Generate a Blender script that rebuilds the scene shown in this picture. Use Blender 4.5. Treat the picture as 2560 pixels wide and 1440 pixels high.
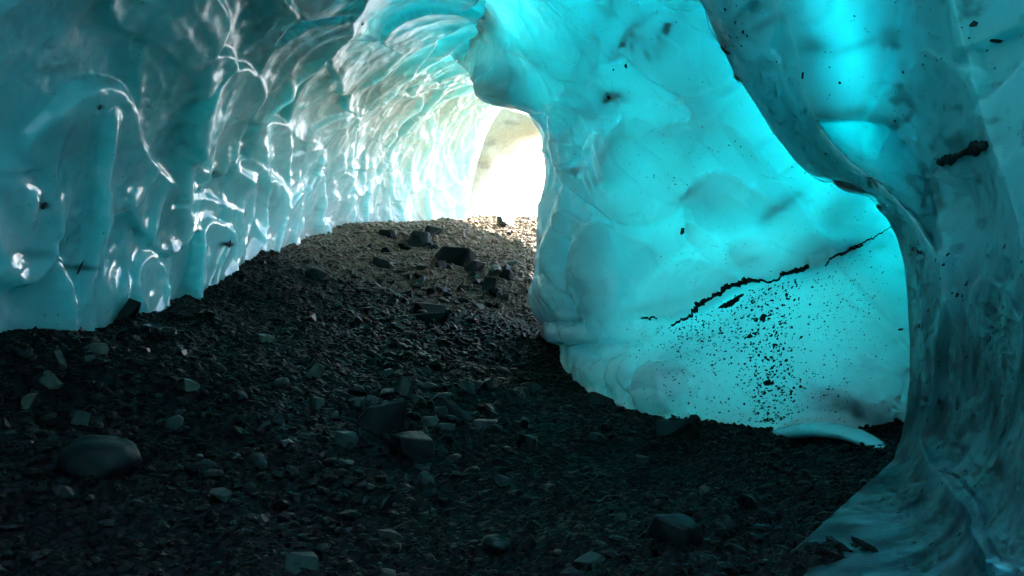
import bpy, math, random
import numpy as np
from mathutils import Vector

for o in list(bpy.data.objects):
    bpy.data.objects.remove(o, do_unlink=True)
scene = bpy.context.scene
C = scene.collection
random.seed(7)
RS = np.random.RandomState(11)

# ------------------------------------------------------------------ camera, sky, sun, exposure
CAM = (0.0, 0.0, 1.4)
TAN = 18.0 / 28.0
cam_d = bpy.data.cameras.new('camera'); cam = bpy.data.objects.new('camera', cam_d); C.objects.link(cam)
cam.location = CAM; cam.rotation_euler = (math.radians(90), 0, 0)
cam_d.lens = 28; cam_d.sensor_width = 36; cam_d.clip_start = 0.05; cam_d.clip_end = 2000
scene.camera = cam

TO_SUN = Vector((0.45, 0.46, 0.765)).normalized()
world = bpy.data.worlds.new('World'); scene.world = world; world.use_nodes = True
wn = world.node_tree.nodes; wl = world.node_tree.links
bg = wn['Background']; sky = wn.new('ShaderNodeTexSky'); sky.sky_type = 'NISHITA'; sky.sun_disc = False
sky.sun_elevation = math.asin(TO_SUN.z); sky.sun_rotation = math.atan2(TO_SUN.x, TO_SUN.y)
sky.altitude = 600
wl.new(sky.outputs[0], bg.inputs[0]); bg.inputs[1].default_value = 0.15
sun_d = bpy.data.lights.new('sun', 'SUN'); sun = bpy.data.objects.new('sun', sun_d); C.objects.link(sun)
sun_d.energy = 5.0; sun_d.angle = math.radians(0.5); sun_d.color = (1.0, 0.95, 0.86)
sun.rotation_euler = (-TO_SUN).to_track_quat('-Z', 'Y').to_euler(); sun.location = (8, 20, 25)
vs = scene.view_settings
vs.view_transform = 'Standard'; vs.look = 'None'; vs.gamma = 1.0; vs.use_curve_mapping = False
vs.exposure = 2.75
cy = scene.cycles
cy.use_denoising = True
cy.use_adaptive_sampling = True; cy.adaptive_threshold = 0.04; cy.adaptive_min_samples = 12
cy.max_bounces = 4; cy.diffuse_bounces = 2; cy.glossy_bounces = 2; cy.transmission_bounces = 4
cy.sample_clamp_indirect = 6.0
cy.caustics_reflective = False; cy.caustics_refractive = False

# ------------------------------------------------------------------ numeric helpers
def pix(px, py, y):
    px, py, y = np.broadcast_arrays(np.asarray(px, float), np.asarray(py, float), np.asarray(y, float))
    return np.stack([(px - 1280) / 1280 * TAN * y, y, CAM[2] + (720 - py) / 1280 * TAN * y], -1)

def to_pix(P):
    y = np.maximum(P[..., 1], 0.05)
    return 1280 + P[..., 0] / y / TAN * 1280, 720 - (P[..., 2] - CAM[2]) / y / TAN * 1280

def sstep(a, b, x):
    t = np.clip((x - a) / (b - a), 0, 1)
    return t * t * (3 - 2 * t)

class RBF:
    """thin plate spline through scattered values"""
    def __init__(self, pts, vals, reg=1e-3, scale=1.0):
        self.s = scale
        self.p = np.asarray(pts, float) / scale
        n = len(self.p)
        A = np.zeros((n + 3, n + 3))
        A[:n, :n] = self.k(self.p, self.p) + reg * np.eye(n)
        A[:n, n] = 1; A[:n, n + 1:] = self.p
        A[n, :n] = 1; A[n + 1:, :n] = self.p.T
        b = np.zeros(n + 3); b[:n] = vals
        self.w = np.linalg.solve(A, b)
    @staticmethod
    def k(a, b):
        d2 = ((a[:, None, :] - b[None]) ** 2).sum(-1)
        return 0.5 * d2 * np.log(d2 + 1e-12)
    def __call__(self, x, y):
        x = np.asarray(x, float); y = np.asarray(y, float)
        q = np.stack([x.ravel(), y.ravel()], -1) / self.s
        n = len(self.p); out = np.empty(len(q))
        for i in range(0, len(q), 60000):
            qq = q[i:i + 60000]
            out[i:i + 60000] = self.k(qq, self.p) @ self.w[:n] + self.w[n] + qq @ self.w[n + 1:]
        return out.reshape(x.shape)

def _h(ix, iy, iz, seed):
    n = (ix.astype(np.int64) * 374761393 + iy.astype(np.int64) * 668265263 + iz.astype(np.int64) * 2147483647 + seed * 1274126177) & 0xffffffff
    n = ((n ^ (n >> 13)) * 1274126177) & 0xffffffff
    n = ((n ^ (n >> 16)) * 2246822519) & 0xffffffff
    return ((n ^ (n >> 15)) & 0xffffff) / float(0xffffff)

def vnoise(P, freq, seed=0):
    """smooth value noise, -1..1"""
    q = P * freq
    i = np.floor(q); f = q - i; f = f * f * f * (f * (f * 6 - 15) + 10); i = i.astype(np.int64)
    r = 0
    for dx in (0, 1):
        for dy in (0, 1):
            for dz in (0, 1):
                w = (f[..., 0] if dx else 1 - f[..., 0]) * (f[..., 1] if dy else 1 - f[..., 1]) * (f[..., 2] if dz else 1 - f[..., 2])
                r = r + w * _h(i[..., 0] + dx, i[..., 1] + dy, i[..., 2] + dz, seed)
    return r * 2 - 1

def fbm(P, freq, octv=4, seed=0, gain=0.5):
    a, s, r = 1.0, 0.0, 0
    for k in range(octv):
        r = r + a * vnoise(P, freq * 2 ** k, seed + k * 17); s += a; a *= gain
    return r / s

def cells(u, v, seed=0, jit=0.85):
    """F1 and F2 distance and cell id of a jittered grid"""
    iu = np.floor(u).astype(np.int64); iv = np.floor(v).astype(np.int64)
    f1 = np.full(u.shape, 9.0); f2 = np.full(u.shape, 9.0); cid = np.zeros(u.shape)
    for du in (-1, 0, 1):
        for dv in (-1, 0, 1):
            a = iu + du; b = iv + dv; z = np.zeros_like(a)
            cu = a + 0.5 + jit * (_h(a, b, z, seed) - 0.5); cv = b + 0.5 + jit * (_h(a, b, z, seed + 5) - 0.5)
            d = np.hypot(u - cu, v - cv)
            nearer = d < f1
            f2 = np.where(nearer, f1, np.minimum(f2, d))
            cid = np.where(nearer, _h(a, b, z, seed + 9), cid)
            f1 = np.where(nearer, d, f1)
    return f1, f2, cid

def soft_cells(u, v, seed=0, k=14.0, jit=0.85):
    """squared distance to the nearest centre with the ridges between the cups rounded"""
    iu = np.floor(u).astype(np.int64); iv = np.floor(v).astype(np.int64); acc = 0
    for du in (-1, 0, 1):
        for dv in (-1, 0, 1):
            a = iu + du; b = iv + dv; z = np.zeros_like(a)
            cu = a + 0.5 + jit * (_h(a, b, z, seed) - 0.5); cv = b + 0.5 + jit * (_h(a, b, z, seed + 5) - 0.5)
            acc = acc + np.exp(-k * ((u - cu) ** 2 + (v - cv) ** 2))
    return -np.log(acc + 1e-9) / k

def scales(u, v, seed=0, rmin=0.62, rmax=0.92, jit=0.8):
    """overlapping round cups: rank of the cup on top (0..1) and squared distance from its centre (0..1)"""
    iu = np.floor(u).astype(np.int64); iv = np.floor(v).astype(np.int64)
    best = np.full(u.shape, -1.0); dn = np.ones(u.shape)
    for du in (-1, 0, 1):
        for dv in (-1, 0, 1):
            a = iu + du; b = iv + dv; z = np.zeros_like(a)
            cu = a + 0.5 + jit * (_h(a, b, z, seed) - 0.5); cv = b + 0.5 + jit * (_h(a, b, z, seed + 5) - 0.5)
            rr = rmin + (rmax - rmin) * _h(a, b, z, seed + 13); pr = _h(a, b, z, seed + 21)
            d2 = ((u - cu) ** 2 + (v - cv) ** 2) / rr ** 2
            top = (d2 < 1) & (pr > best)
            best = np.where(top, pr, best); dn = np.where(top, d2, dn)
    return np.where(best < 0, 0.0, best), dn

def poly_dist(px, py, path):
    """distance to a polyline, and 0..1 position along it"""
    best = np.full(np.shape(px), 1e9); tt = np.zeros(np.shape(px)); n = len(path) - 1
    for k in range(n):
        (x0, y0), (x1, y1) = path[k], path[k + 1]
        dx, dy = x1 - x0, y1 - y0
        t = np.clip(((px - x0) * dx + (py - y0) * dy) / (dx * dx + dy * dy), 0, 1)
        d = np.hypot(px - x0 - t * dx, py - y0 - t * dy)
        tt = np.where(d < best, (k + t) / n, tt); best = np.minimum(best, d)
    return best, tt

def spline(xs, ys, x):
    """monotone-ish cubic (Catmull) interpolation"""
    xs = np.asarray(xs, float); ys = np.asarray(ys, float)
    m = np.gradient(ys, xs)
    k = np.clip(np.searchsorted(xs, x) - 1, 0, len(xs) - 2)
    h = xs[k + 1] - xs[k]; t = np.clip((x - xs[k]) / h, 0, 1)
    return ((2 * t ** 3 - 3 * t ** 2 + 1) * ys[k] + (t ** 3 - 2 * t ** 2 + t) * h * m[k]
            + (-2 * t ** 3 + 3 * t ** 2) * ys[k + 1] + (t ** 3 - t ** 2) * h * m[k + 1])

def blur(h, n=2):
    for _ in range(n):
        q = np.pad(h, 1, mode='edge')
        h = (4 * h + 2 * (q[:-2, 1:-1] + q[2:, 1:-1] + q[1:-1, :-2] + q[1:-1, 2:]) + q[:-2, :-2] + q[2:, 2:] + q[:-2, 2:] + q[2:, :-2]) / 16
    return h

def grid_normal(P):
    n = np.cross(np.gradient(P, axis=0), np.gradient(P, axis=1))
    return n / (np.linalg.norm(n, axis=-1, keepdims=True) + 1e-12)

# ------------------------------------------------------------------ mesh helpers
def mesh_np(name, V, quads, extra=(), smooth=True):
    """mesh from a vertex array, an (n,k) face array and a list of n-gons"""
    V = np.ascontiguousarray(V, np.float32); quads = np.asarray(quads, np.int32)
    me = bpy.data.meshes.new(name)
    me.vertices.add(len(V)); me.vertices.foreach_set('co', V.ravel())
    k = quads.shape[1]
    loops = [quads.ravel()]; tot = [np.full(len(quads), k, np.int32)]
    for e in extra:
        loops.append(np.asarray(e, np.int32)); tot.append(np.array([len(e)], np.int32))
    loops = np.concatenate(loops); tot = np.concatenate(tot)
    start = np.concatenate([[0], np.cumsum(tot)[:-1]]).astype(np.int32)
    me.loops.add(len(loops)); me.loops.foreach_set('vertex_index', loops)
    me.polygons.add(len(tot)); me.polygons.foreach_set('loop_start', start)
    try: me.polygons.foreach_set('loop_total', tot)
    except Exception: pass
    me.polygons.foreach_set('use_smooth', np.full(len(tot), smooth, bool))
    me.update(calc_edges=True); me.validate()
    return me

def link(name, me, mat, parent=None, **props):
    o = bpy.data.objects.new(name, me); C.objects.link(o)
    if mat is not None and me is not None:
        if len(me.materials) == 0: me.materials.append(mat)
    if parent is not None: o.parent = parent
    for k, v in props.items(): o[k] = v
    return o

def set_attr(me, name, vals):
    a = me.attributes.new(name, 'FLOAT', 'POINT')
    full = np.zeros(len(me.vertices), np.float32); full[:len(vals)] = vals
    a.data.foreach_set('value', full)

def solid(name, P, Q, k=8):
    """closed body: fine inner face P (nu,nv,3) and coarse outer face taken from Q every k; nu-1, nv-1 divisible by k"""
    nu, nv = P.shape[:2]
    Qc = Q[::k, ::k]; mu, mv = Qc.shape[:2]
    V = np.concatenate([P.reshape(-1, 3), Qc.reshape(-1, 3)])
    I = np.arange(nu * nv).reshape(nu, nv); J = nu * nv + np.arange(mu * mv).reshape(mu, mv)
    n = grid_normal(P); flip = ((Q - P) * n).sum(-1).mean() > 0      # the inner face looks away from Q
    qi = np.stack([I[:-1, :-1], I[1:, :-1], I[1:, 1:], I[:-1, 1:]], -1).reshape(-1, 4)
    qo = np.stack([J[:-1, :-1], J[:-1, 1:], J[1:, 1:], J[1:, :-1]], -1).reshape(-1, 4)
    ex = []
    for a in range(mu - 1):
        ex.append(list(I[a * k:(a + 1) * k + 1, 0][::-1]) + [J[a, 0], J[a + 1, 0]])
        ex.append(list(I[a * k:(a + 1) * k + 1, -1]) + [J[a + 1, -1], J[a, -1]])
    for b in range(mv - 1):
        ex.append(list(I[0, b * k:(b + 1) * k + 1]) + [J[0, b + 1], J[0, b]])
        ex.append(list(I[-1, b * k:(b + 1) * k + 1][::-1]) + [J[-1, b], J[-1, b + 1]])
    q = np.concatenate([qi, qo])
    if flip: q = q[:, ::-1]; ex = [e[::-1] for e in ex]
    return mesh_np(name, V, q, ex)

# ------------------------------------------------------------------ materials
def new_mat(name):
    m = bpy.data.materials.new(name); m.use_nodes = True
    return m, m.node_tree.nodes, m.node_tree.links, m.node_tree.nodes['Principled BSDF']

def ramp(n, l, src, a, b, ca, cb):
    r = n.new('ShaderNodeValToRGB'); l.new(src, r.inputs[0])
    r.color_ramp.elements[0].position = a; r.color_ramp.elements[0].color = ca
    r.color_ramp.elements[1].position = b; r.color_ramp.elements[1].color = cb
    return r.outputs[0]

def g(v): return (v, v, v, 1)

def ice_mat(name, base, radius, scale, rough=(0.06, 0.25), cloud=(0.85, 0.95, 0.95), cloud_amt=0.25, bump=0.02, dirt_shade_col=(0.004, 0.012, 0.016), cloud_scale=1.3, spec=0.5):
    m, n, l, p = new_mat(name)
    tc = n.new('ShaderNodeTexCoord')
    nz = n.new('ShaderNodeTexNoise'); nz.inputs['Scale'].default_value = cloud_scale; nz.inputs['Detail'].default_value = 5; nz.inputs['Roughness'].default_value = 0.62
    l.new(tc.outputs['Object'], nz.inputs['Vector'])
    cf = ramp(n, l, nz.outputs['Fac'], 0.50, 0.72, g(0), g(cloud_amt))
    mx = n.new('ShaderNodeMix'); mx.data_type = 'RGBA'
    mx.inputs[6].default_value = (*base, 1); mx.inputs[7].default_value = (*cloud, 1); l.new(cf, mx.inputs[0])
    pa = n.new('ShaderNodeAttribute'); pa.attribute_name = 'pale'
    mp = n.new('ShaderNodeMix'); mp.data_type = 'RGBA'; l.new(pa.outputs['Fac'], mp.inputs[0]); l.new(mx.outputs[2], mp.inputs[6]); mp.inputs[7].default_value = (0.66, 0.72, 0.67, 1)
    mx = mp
    # small dirt freckles frozen into the ice
    fz = n.new('ShaderNodeTexNoise'); fz.inputs['Scale'].default_value = 26; fz.inputs['Detail'].default_value = 3; fz.inputs['Roughness'].default_value = 0.7
    l.new(tc.outputs['Object'], fz.inputs['Vector'])
    ff = ramp(n, l, fz.outputs['Fac'], 0.665, 0.72, g(0), g(0.75))
    at = n.new('ShaderNodeAttribute'); at.attribute_name = 'dirt_shade'
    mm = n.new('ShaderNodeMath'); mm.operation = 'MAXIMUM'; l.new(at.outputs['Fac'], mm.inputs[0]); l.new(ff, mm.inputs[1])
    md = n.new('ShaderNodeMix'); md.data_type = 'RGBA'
    l.new(mm.outputs[0], md.inputs[0]); l.new(mx.outputs[2], md.inputs[6]); md.inputs[7].default_value = (*dirt_shade_col, 1)
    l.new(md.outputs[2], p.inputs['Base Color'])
    p.subsurface_method = 'RANDOM_WALK'
    p.inputs['Subsurface Weight'].default_value = 1.0
    p.inputs['Subsurface Radius'].default_value = radius
    p.inputs['Subsurface Scale'].default_value = scale
    p.inputs['IOR'].default_value = 1.33
    rz = n.new('ShaderNodeTexNoise'); rz.inputs['Scale'].default_value = 3.0; rz.inputs['Detail'].default_value = 1
    l.new(tc.outputs['Object'], rz.inputs['Vector'])
    fr = n.new('ShaderNodeAttribute'); fr.attribute_name = 'frost'
    rm = n.new('ShaderNodeMix'); l.new(fr.outputs['Fac'], rm.inputs[0]); rm.inputs[3].default_value = 0.34
    l.new(ramp(n, l, rz.outputs['Fac'], 0.4, 0.65, g(rough[0]), g(rough[1])), rm.inputs[2]); l.new(rm.outputs[0], p.inputs['Roughness'])
    p.inputs['Specular IOR Level'].default_value = spec
    bz = n.new('ShaderNodeTexNoise'); bz.inputs['Scale'].default_value = 9; bz.inputs['Detail'].default_value = 2
    l.new(tc.outputs['Object'], bz.inputs['Vector'])
    b = n.new('ShaderNodeBump'); b.inputs['Strength'].default_value = 0.5; b.inputs['Distance'].default_value = bump
    l.new(bz.outputs['Fac'], b.inputs['Height']); l.new(b.outputs[0], p.inputs['Normal'])
    return m

def rock_mat(name, lo, hi, per='OBJECT', rough=(0.25, 0.55), scale=9.0, dry_lit=None):
    m, n, l, p = new_mat(name)
    tc = n.new('ShaderNodeTexCoord'); geo = n.new('ShaderNodeNewGeometry'); oi = n.new('ShaderNodeObjectInfo')
    rnd = geo.outputs['Random Per Island'] if per == 'ISLAND' else oi.outputs['Random']
    nz = n.new('ShaderNodeTexNoise'); nz.inputs['Scale'].default_value = scale; nz.inputs['Detail'].default_value = 4; nz.inputs['Roughness'].default_value = 0.65
    l.new(geo.outputs['Position'], nz.inputs['Vector'])
    r = n.new('ShaderNodeValToRGB'); l.new(rnd, r.inputs[0])
    e = r.color_ramp.elements
    e[0].position = 0; e[0].color = (*lo, 1); e[1].position = 1; e[1].color = (*hi, 1)
    mid = e.new(0.72); mid.color = (*(0.75 * np.array(lo) + 0.25 * np.array(hi)), 1)
    mx = n.new('ShaderNodeMix'); mx.data_type = 'RGBA'; mx.blend_type = 'MULTIPLY'; mx.inputs[0].default_value = 1.0
    l.new(r.outputs[0], mx.inputs[6]); l.new(ramp(n, l, nz.outputs['Fac'], 0.3, 0.7, g(0.45), g(1.25)), mx.inputs[7])
    col = mx.outputs[2]
    if dry_lit:                                   # drained brown sand on the crest, with light from the opening added to its colour
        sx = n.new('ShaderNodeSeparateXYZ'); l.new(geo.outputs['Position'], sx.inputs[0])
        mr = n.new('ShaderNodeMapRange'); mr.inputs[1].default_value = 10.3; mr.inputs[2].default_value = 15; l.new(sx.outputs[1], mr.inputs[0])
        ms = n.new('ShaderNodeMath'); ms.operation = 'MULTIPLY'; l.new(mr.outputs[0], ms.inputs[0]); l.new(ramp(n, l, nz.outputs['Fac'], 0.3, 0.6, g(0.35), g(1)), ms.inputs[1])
        dm = n.new('ShaderNodeMix'); dm.data_type = 'RGBA'; l.new(ms.outputs[0], dm.inputs[0]); l.new(col, dm.inputs[6]); dm.inputs[7].default_value = (*dry_lit, 1)
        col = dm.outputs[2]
    l.new(col, p.inputs['Base Color'])
    l.new(ramp(n, l, nz.outputs['Fac'], 0.35, 0.65, g(rough[0]), g(rough[1])), p.inputs['Roughness'])
    p.inputs['Specular IOR Level'].default_value = 0.07 if dry_lit else 0.16
    b = n.new('ShaderNodeBump'); b.inputs['Strength'].default_value = 0.6; b.inputs['Distance'].default_value = 0.012
    l.new(nz.outputs['Fac'], b.inputs['Height']); l.new(b.outputs[0], p.inputs['Normal'])
    return m

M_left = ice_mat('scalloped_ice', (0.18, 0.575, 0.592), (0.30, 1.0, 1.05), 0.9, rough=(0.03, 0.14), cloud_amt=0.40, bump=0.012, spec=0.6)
M_blue = ice_mat('blue_ice', (0.53, 0.765, 0.78), (0.55, 1.0, 1.03), 0.9, dirt_shade_col=(0.012, 0.06, 0.07), rough=(0.08, 0.28), cloud_amt=0.16, bump=0.012, spec=0.8)
M_dark = ice_mat('dark_ice', (0.13, 0.53, 0.56), (0.35, 1.0, 1.03), 0.8, spec=0.3, rough=(0.30, 0.55), cloud_amt=0.06, bump=0.015)
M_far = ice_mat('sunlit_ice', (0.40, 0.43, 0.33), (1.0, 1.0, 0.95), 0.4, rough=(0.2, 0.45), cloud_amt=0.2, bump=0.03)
M_ground = rock_mat('wet_grit', (0.003, 0.0029, 0.0026), (0.004, 0.0038, 0.0034), rough=(0.32, 0.6), scale=14, dry_lit=(0.34, 0.26, 0.175))
M_gravel = rock_mat('wet_gravel', (0.0022, 0.0023, 0.0022), (0.021, 0.021, 0.018), per='ISLAND', rough=(0.22, 0.5), scale=20, dry_lit=(0.36, 0.28, 0.20))
M_stone = rock_mat('wet_stone', (0.003, 0.0034, 0.0034), (0.024, 0.027, 0.024), rough=(0.20, 0.5), scale=8)
M_darkstone = rock_mat('dark_slate', (0.006, 0.007, 0.0075), (0.012, 0.014, 0.0145), rough=(0.35, 0.65), scale=7)
M_palestone = rock_mat('pale_quartz_stone', (0.055, 0.064, 0.051), (0.10, 0.108, 0.09), rough=(0.25, 0.5), scale=7)
M_tealstone = rock_mat('grey_green_stone', (0.020, 0.030, 0.028), (0.038, 0.052, 0.047), rough=(0.25, 0.5), scale=7)
M_dirt = rock_mat('frozen_dirt', (0.008, 0.009, 0.010), (0.02, 0.02, 0.02), per='ISLAND', rough=(0.5, 0.8), scale=30)

M_shelf = ice_mat('shelf_ice', (0.22, 0.82, 0.84), (0.15, 0.5, 0.52), 0.10, rough=(0.15, 0.3), cloud_amt=0.1)
def snow_mat():
    m, n, l, p = new_mat('snow')
    p.inputs['Base Color'].default_value = (0.86, 0.88, 0.9, 1); p.inputs['Roughness'].default_value = 0.6
    nz = n.new('ShaderNodeTexNoise'); nz.inputs['Scale'].default_value = 2.0; nz.inputs['Detail'].default_value = 6
    b = n.new('ShaderNodeBump'); b.inputs['Distance'].default_value = 0.15; l.new(nz.outputs['Fac'], b.inputs['Height']); l.new(b.outputs[0], p.inputs['Normal'])
    return m
M_snow = snow_mat()

# ------------------------------------------------------------------ the ground
GC = [(0, 850, 6.0), (190, 830, 6.8), (430, 740, 8.4), (600, 645, 10.2), (640, 577, 12.8), (800, 562, 14.0), (1000, 553, 15.2), (1200, 548, 16.0), (1350, 552, 16.2),
      (1345, 800, 10.8), (1345, 680, 12.6), (1420, 955, 8.8), (1600, 1042, 7.6), (1780, 1076, 7.1), (1920, 1086, 6.9), (2100, 1120, 5.9), (2230, 1150, 5.2), (2020, 1440, 3.3),
      (1280, 1440, 3.7), (640, 1440, 3.45), (0, 1440, 3.3), (0, 1150, 4.3), (640, 1000, 5.9), (1280, 1000, 7.3), (1000, 700, 11.5), (700, 800, 8.6), (1000, 850, 8.6), (640, 1200, 4.7), (1650, 1250, 5.2)]
gp = pix([c[0] for c in GC], [c[1] for c in GC], [c[2] for c in GC])
extra = np.array([(-4, 0, 0.2), (0, 0, -0.1), (3, 0, 0.0), (-4, -5, 0.2), (0, -5, 0), (3, -5, 0), (4.5, 4, 0.5), (5, 8, 0.8), (4, 12, 1.6), (4, 16, 2.5), (0, 18, 2.55), (-3, 18, 2.6), (3, 20, 2.2), (0, 21, 2.2), (-5, 9, 1.5), (-5.5, 5, 1.1), (-5.5, 13, 2.5), (4, 24, 2.0), (-5, 22, 2.4)])
gall = np.concatenate([gp, extra])
GR = RBF(gall[:, :2], gall[:, 2], reg=2e-2)
def ground_base(x, y):
    return GR(np.clip(x, -6, 6), np.clip(y, -6, 25))
def ground_z(x, y):
    P = np.stack([x, y, np.zeros_like(x)], -1)
    z = ground_base(x, y)
    z = z + 0.10 * fbm(P, 0.8, 3, 3) + 0.035 * fbm(P, 3.0, 3, 8)
    return z
ax_x = np.concatenate([np.linspace(-60, -8, 14), np.linspace(-7.5, -5, 12), np.arange(-4.9, 3.6, 0.026), np.linspace(3.7, 7.5, 30), np.linspace(8, 60, 14)])
ax_y = np.concatenate([np.linspace(-60, -6, 14), np.linspace(-5.5, 2.6, 50), np.arange(2.7, 9, 0.022), np.arange(9, 18, 0.032), np.linspace(18.1, 26, 60), np.linspace(28, 120, 20)])
GX, GY = np.meshgrid(ax_x, ax_y, indexing='ij')
GZ = ground_z(GX, GY)
PG = np.stack([GX, GY, GZ], -1)
fl = np.stack([GX, GY * 1.0, np.zeros_like(GX)], -1)
f1, f2, cid = cells(GX * 16 + 0.5 * vnoise(fl, 7, 2), GY * 16 + 0.5 * vnoise(fl, 7, 4), 21)
f1b, f2b, cidb = cells(GX * 34, GY * 34, 22)
near = (np.abs(GX) < 5.5) & (GY > 2) & (GY < 20)
PG[..., 2] += np.where(near, 0.030 * (cid - 0.3) * sstep(0.05, 0.3, f2 - f1) + 0.010 * cidb * sstep(0, 0.35, f2b - f1b) + 0.012 * vnoise(fl, 45, 5), 0)
nu, nv = GX.shape
I = np.arange(nu * nv).reshape(nu, nv)
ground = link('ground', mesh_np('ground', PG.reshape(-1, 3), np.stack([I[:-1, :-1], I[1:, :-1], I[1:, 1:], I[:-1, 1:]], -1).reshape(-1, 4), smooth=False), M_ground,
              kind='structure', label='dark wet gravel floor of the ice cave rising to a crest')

def ground_hit(px, py):
    y = np.linspace(2.0, 22, 2001)
    p = pix(px, py, y)
    gz = ground_z(p[:, 0], y)
    k = np.argmax(p[:, 2] < gz)
    return (p[k, 0], y[k], gz[k])

# ------------------------------------------------------------------ the scalloped wall and vault on the left
def left_wall():
    cs = np.array([(-4.4, -6), (-4.3, -2), (-4.15, 2), (-3.95, 5), (-3.62, 8), (-3.45, 10.5), (-3.25, 13), (-2.75, 15.2), (-1.95, 16.9), (-1.05, 18.1)])
    sl = np.concatenate([[0], np.cumsum(np.hypot(*np.diff(cs, axis=0).T))])
    s0 = np.linspace(0, sl[-1], 400); xs = spline(sl, cs[:, 0], s0); ys = spline(sl, cs[:, 1], s0)
    L = np.concatenate([[0], np.cumsum(np.hypot(np.diff(xs), np.diff(ys)))])
    s_near = np.interp(4.6, ys, L)
    k = 8
    sa = np.concatenate([np.linspace(0, s_near, 60)[:-1], np.linspace(s_near, L[-1], 640)])
    n_s = ((len(sa) - 1) // k) * k + 1
    sa = np.interp(np.linspace(0, 1, n_s), np.linspace(0, 1, len(sa)), sa)
    n_a = 57 * k + 1
    t = np.linspace(0, 1, n_a)                     # up the wall and over
    cx = np.interp(sa, L, xs); cyy = np.interp(sa, L, ys)
    tx = np.gradient(cx, sa); ty = np.gradient(cyy, sa); tl = np.hypot(tx, ty); nx, ny = ty / tl, -tx / tl
    zb = ground_base(cx, cyy) - 0.5
    ztop = np.interp(cyy, [-6, 5, 9, 13, 16, 18], [4.3, 4.5, 4.75, 5.0, 5.2, 5.5])
    R = np.interp(cyy, [-6, 9, 10.5, 14, 16.5, 18.2], [3.5, 2.95, 3.1, 2.9, 2.1, 1.4])
    over = np.interp(cyy, [-6, 8.5, 9.5, 11, 12, 14, 16, 18.2], [0.05, 0.05, 0.2, 1.9, 4.6, 5.4, 4.6, 3.0])  # overhang lengthened out of view to keep the sun off the floor
    a = np.clip(t / 0.80, 0, 1) * math.pi / 2
    din = R[:, None] * (1 - np.cos(a))[None] ** 0.92 + over[:, None] * np.clip((t - 0.80) / 0.20, 0, 1)[None]
    zz = zb[:, None] + (ztop - zb)[:, None] * np.sin(a)[None] ** 0.88
    P = np.stack([cx[:, None] + nx[:, None] * din, cyy[:, None] + ny[:, None] * din, zz], -1)
    N = grid_normal(P)
    cen = np.array([0.0, 8.0, 1.0])
    if ((cen - P[n_s // 2, 60]) * N[n_s // 2, 60]).sum() < 0: N = -N
    arc = np.concatenate([np.zeros((n_s, 1)), np.cumsum(np.linalg.norm(np.diff(P, axis=1), axis=-1), axis=1)], 1)
    S = np.broadcast_to(sa[:, None], arc.shape)
    up = sstep(0.7, 2.6, arc); farw = sstep(16.0, 20.5, S)                       # 0 low on the wall, 1 in the vault
    W = np.stack([S, arc, np.zeros_like(S)], -1)
    wu = 0.45 * vnoise(W, 0.9, 31); wv = 0.45 * vnoise(W, 0.9, 32)
    # tall flutes low on the wall, broad cups above
    fa, fb, ca = cells((S * 1.35 + 0.35 * arc + wu), (arc * 0.62 + wv), 41)
    fc, fd, cc = cells((S * 1.0 + 0.5 * arc + wu * 1.2), (arc * 1.05 + wv * 1.3), 43)
    fe, ff, ce = cells((S * 2.9 + arc * 0.6 + 2 * wu), (arc * 1.9 + 2 * wv), 47)
    sc_ = soft_cells((S * 1.0 + 0.5 * arc + wu * 1.2), (arc * 1.05 + wv * 1.3), 43, 45.0)
    sa_ = soft_cells((S * 1.35 + 0.35 * arc + wu), (arc * 0.62 + wv), 41, 45.0)
    k1, q1 = scales(S * 1.15 + 0.40 * arc + 0.7 * wu, arc * 0.72 + 0.7 * wv, 141)
    k2, q2 = scales(S * 0.85 + 0.45 * arc + 0.9 * wu, arc * 1.0 + 0.9 * wv, 143)
    k3, q3 = scales(S * 3.1 + 0.8 * arc + 1.8 * wu, arc * 2.6 + 1.8 * wv, 145)
    h = (0.12 * sa_ + 0.07 * k1 + 0.13 * q1) * (1 - up) + (0.14 * sc_ + 0.07 * k2 + 0.09 * q2) * up + (0.006 + 0.018 * farw) * k3 + (0.008 + 0.022 * farw) * q3 + (0.014 + 0.07 * farw) * fe ** 2 * (1 - 0.8 * up * (1 - farw))
    fg_, fh_, cg_ = cells(S * 6.5 + arc * 2.2 + 3 * wu, arc * 3.6 + 3 * wv, 48)
    h = h + 0.035 * farw * fg_ ** 2 + 0.03 * farw * (cg_ - 0.5) * sstep(0, 0.15, fh_ - fg_)
    h = h + 0.10 * (ca - 0.5) * (1 - up) * sstep(0, 0.12, fb - fa) + 0.0 * up
    h = h + 0.12 * fbm(W, 0.5, 2, 51) + 0.018 * fbm(W, 5.0, 3, 52)
    px, py = to_pix(P)
    vis = P[..., 1] > 4
    for path, w, amp in [([(250, 280), (225, 430), (230, 560), (222, 670)], 20, 0.13), ([(510, 190), (480, 300), (455, 430), (455, 560), (460, 700)], 26, 0.15),
                         ([(405, 470), (375, 560), (350, 640)], 14, 0.07), ([(640, 360), (600, 480), (585, 580), (590, 650)], 15, 0.10), ([(655, 330), (655, 420), (690, 500)], 22, 0.12),
                         ([(715, 200), (705, 280)], 10, 0.06), ([(300, 690), (280, 780)], 12, 0.08), ([(50, 480), (40, 580)], 14, 0.08), ([(600, 370), (575, 420)], 12, 0.08)]:
        d, tt = poly_dist(px, py, path)
        h = h + np.where(vis, amp * np.exp(-(d / w) ** 2) * np.sin(np.pi * np.clip(tt * 0.8 + 0.15, 0, 1)), 0)
    h = blur(h, 2) - 0.10
    h *= sstep(0, 0.6, L[-1] - S) * 0.8 + 0.2
    Pi = P + N * h[..., None]
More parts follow.
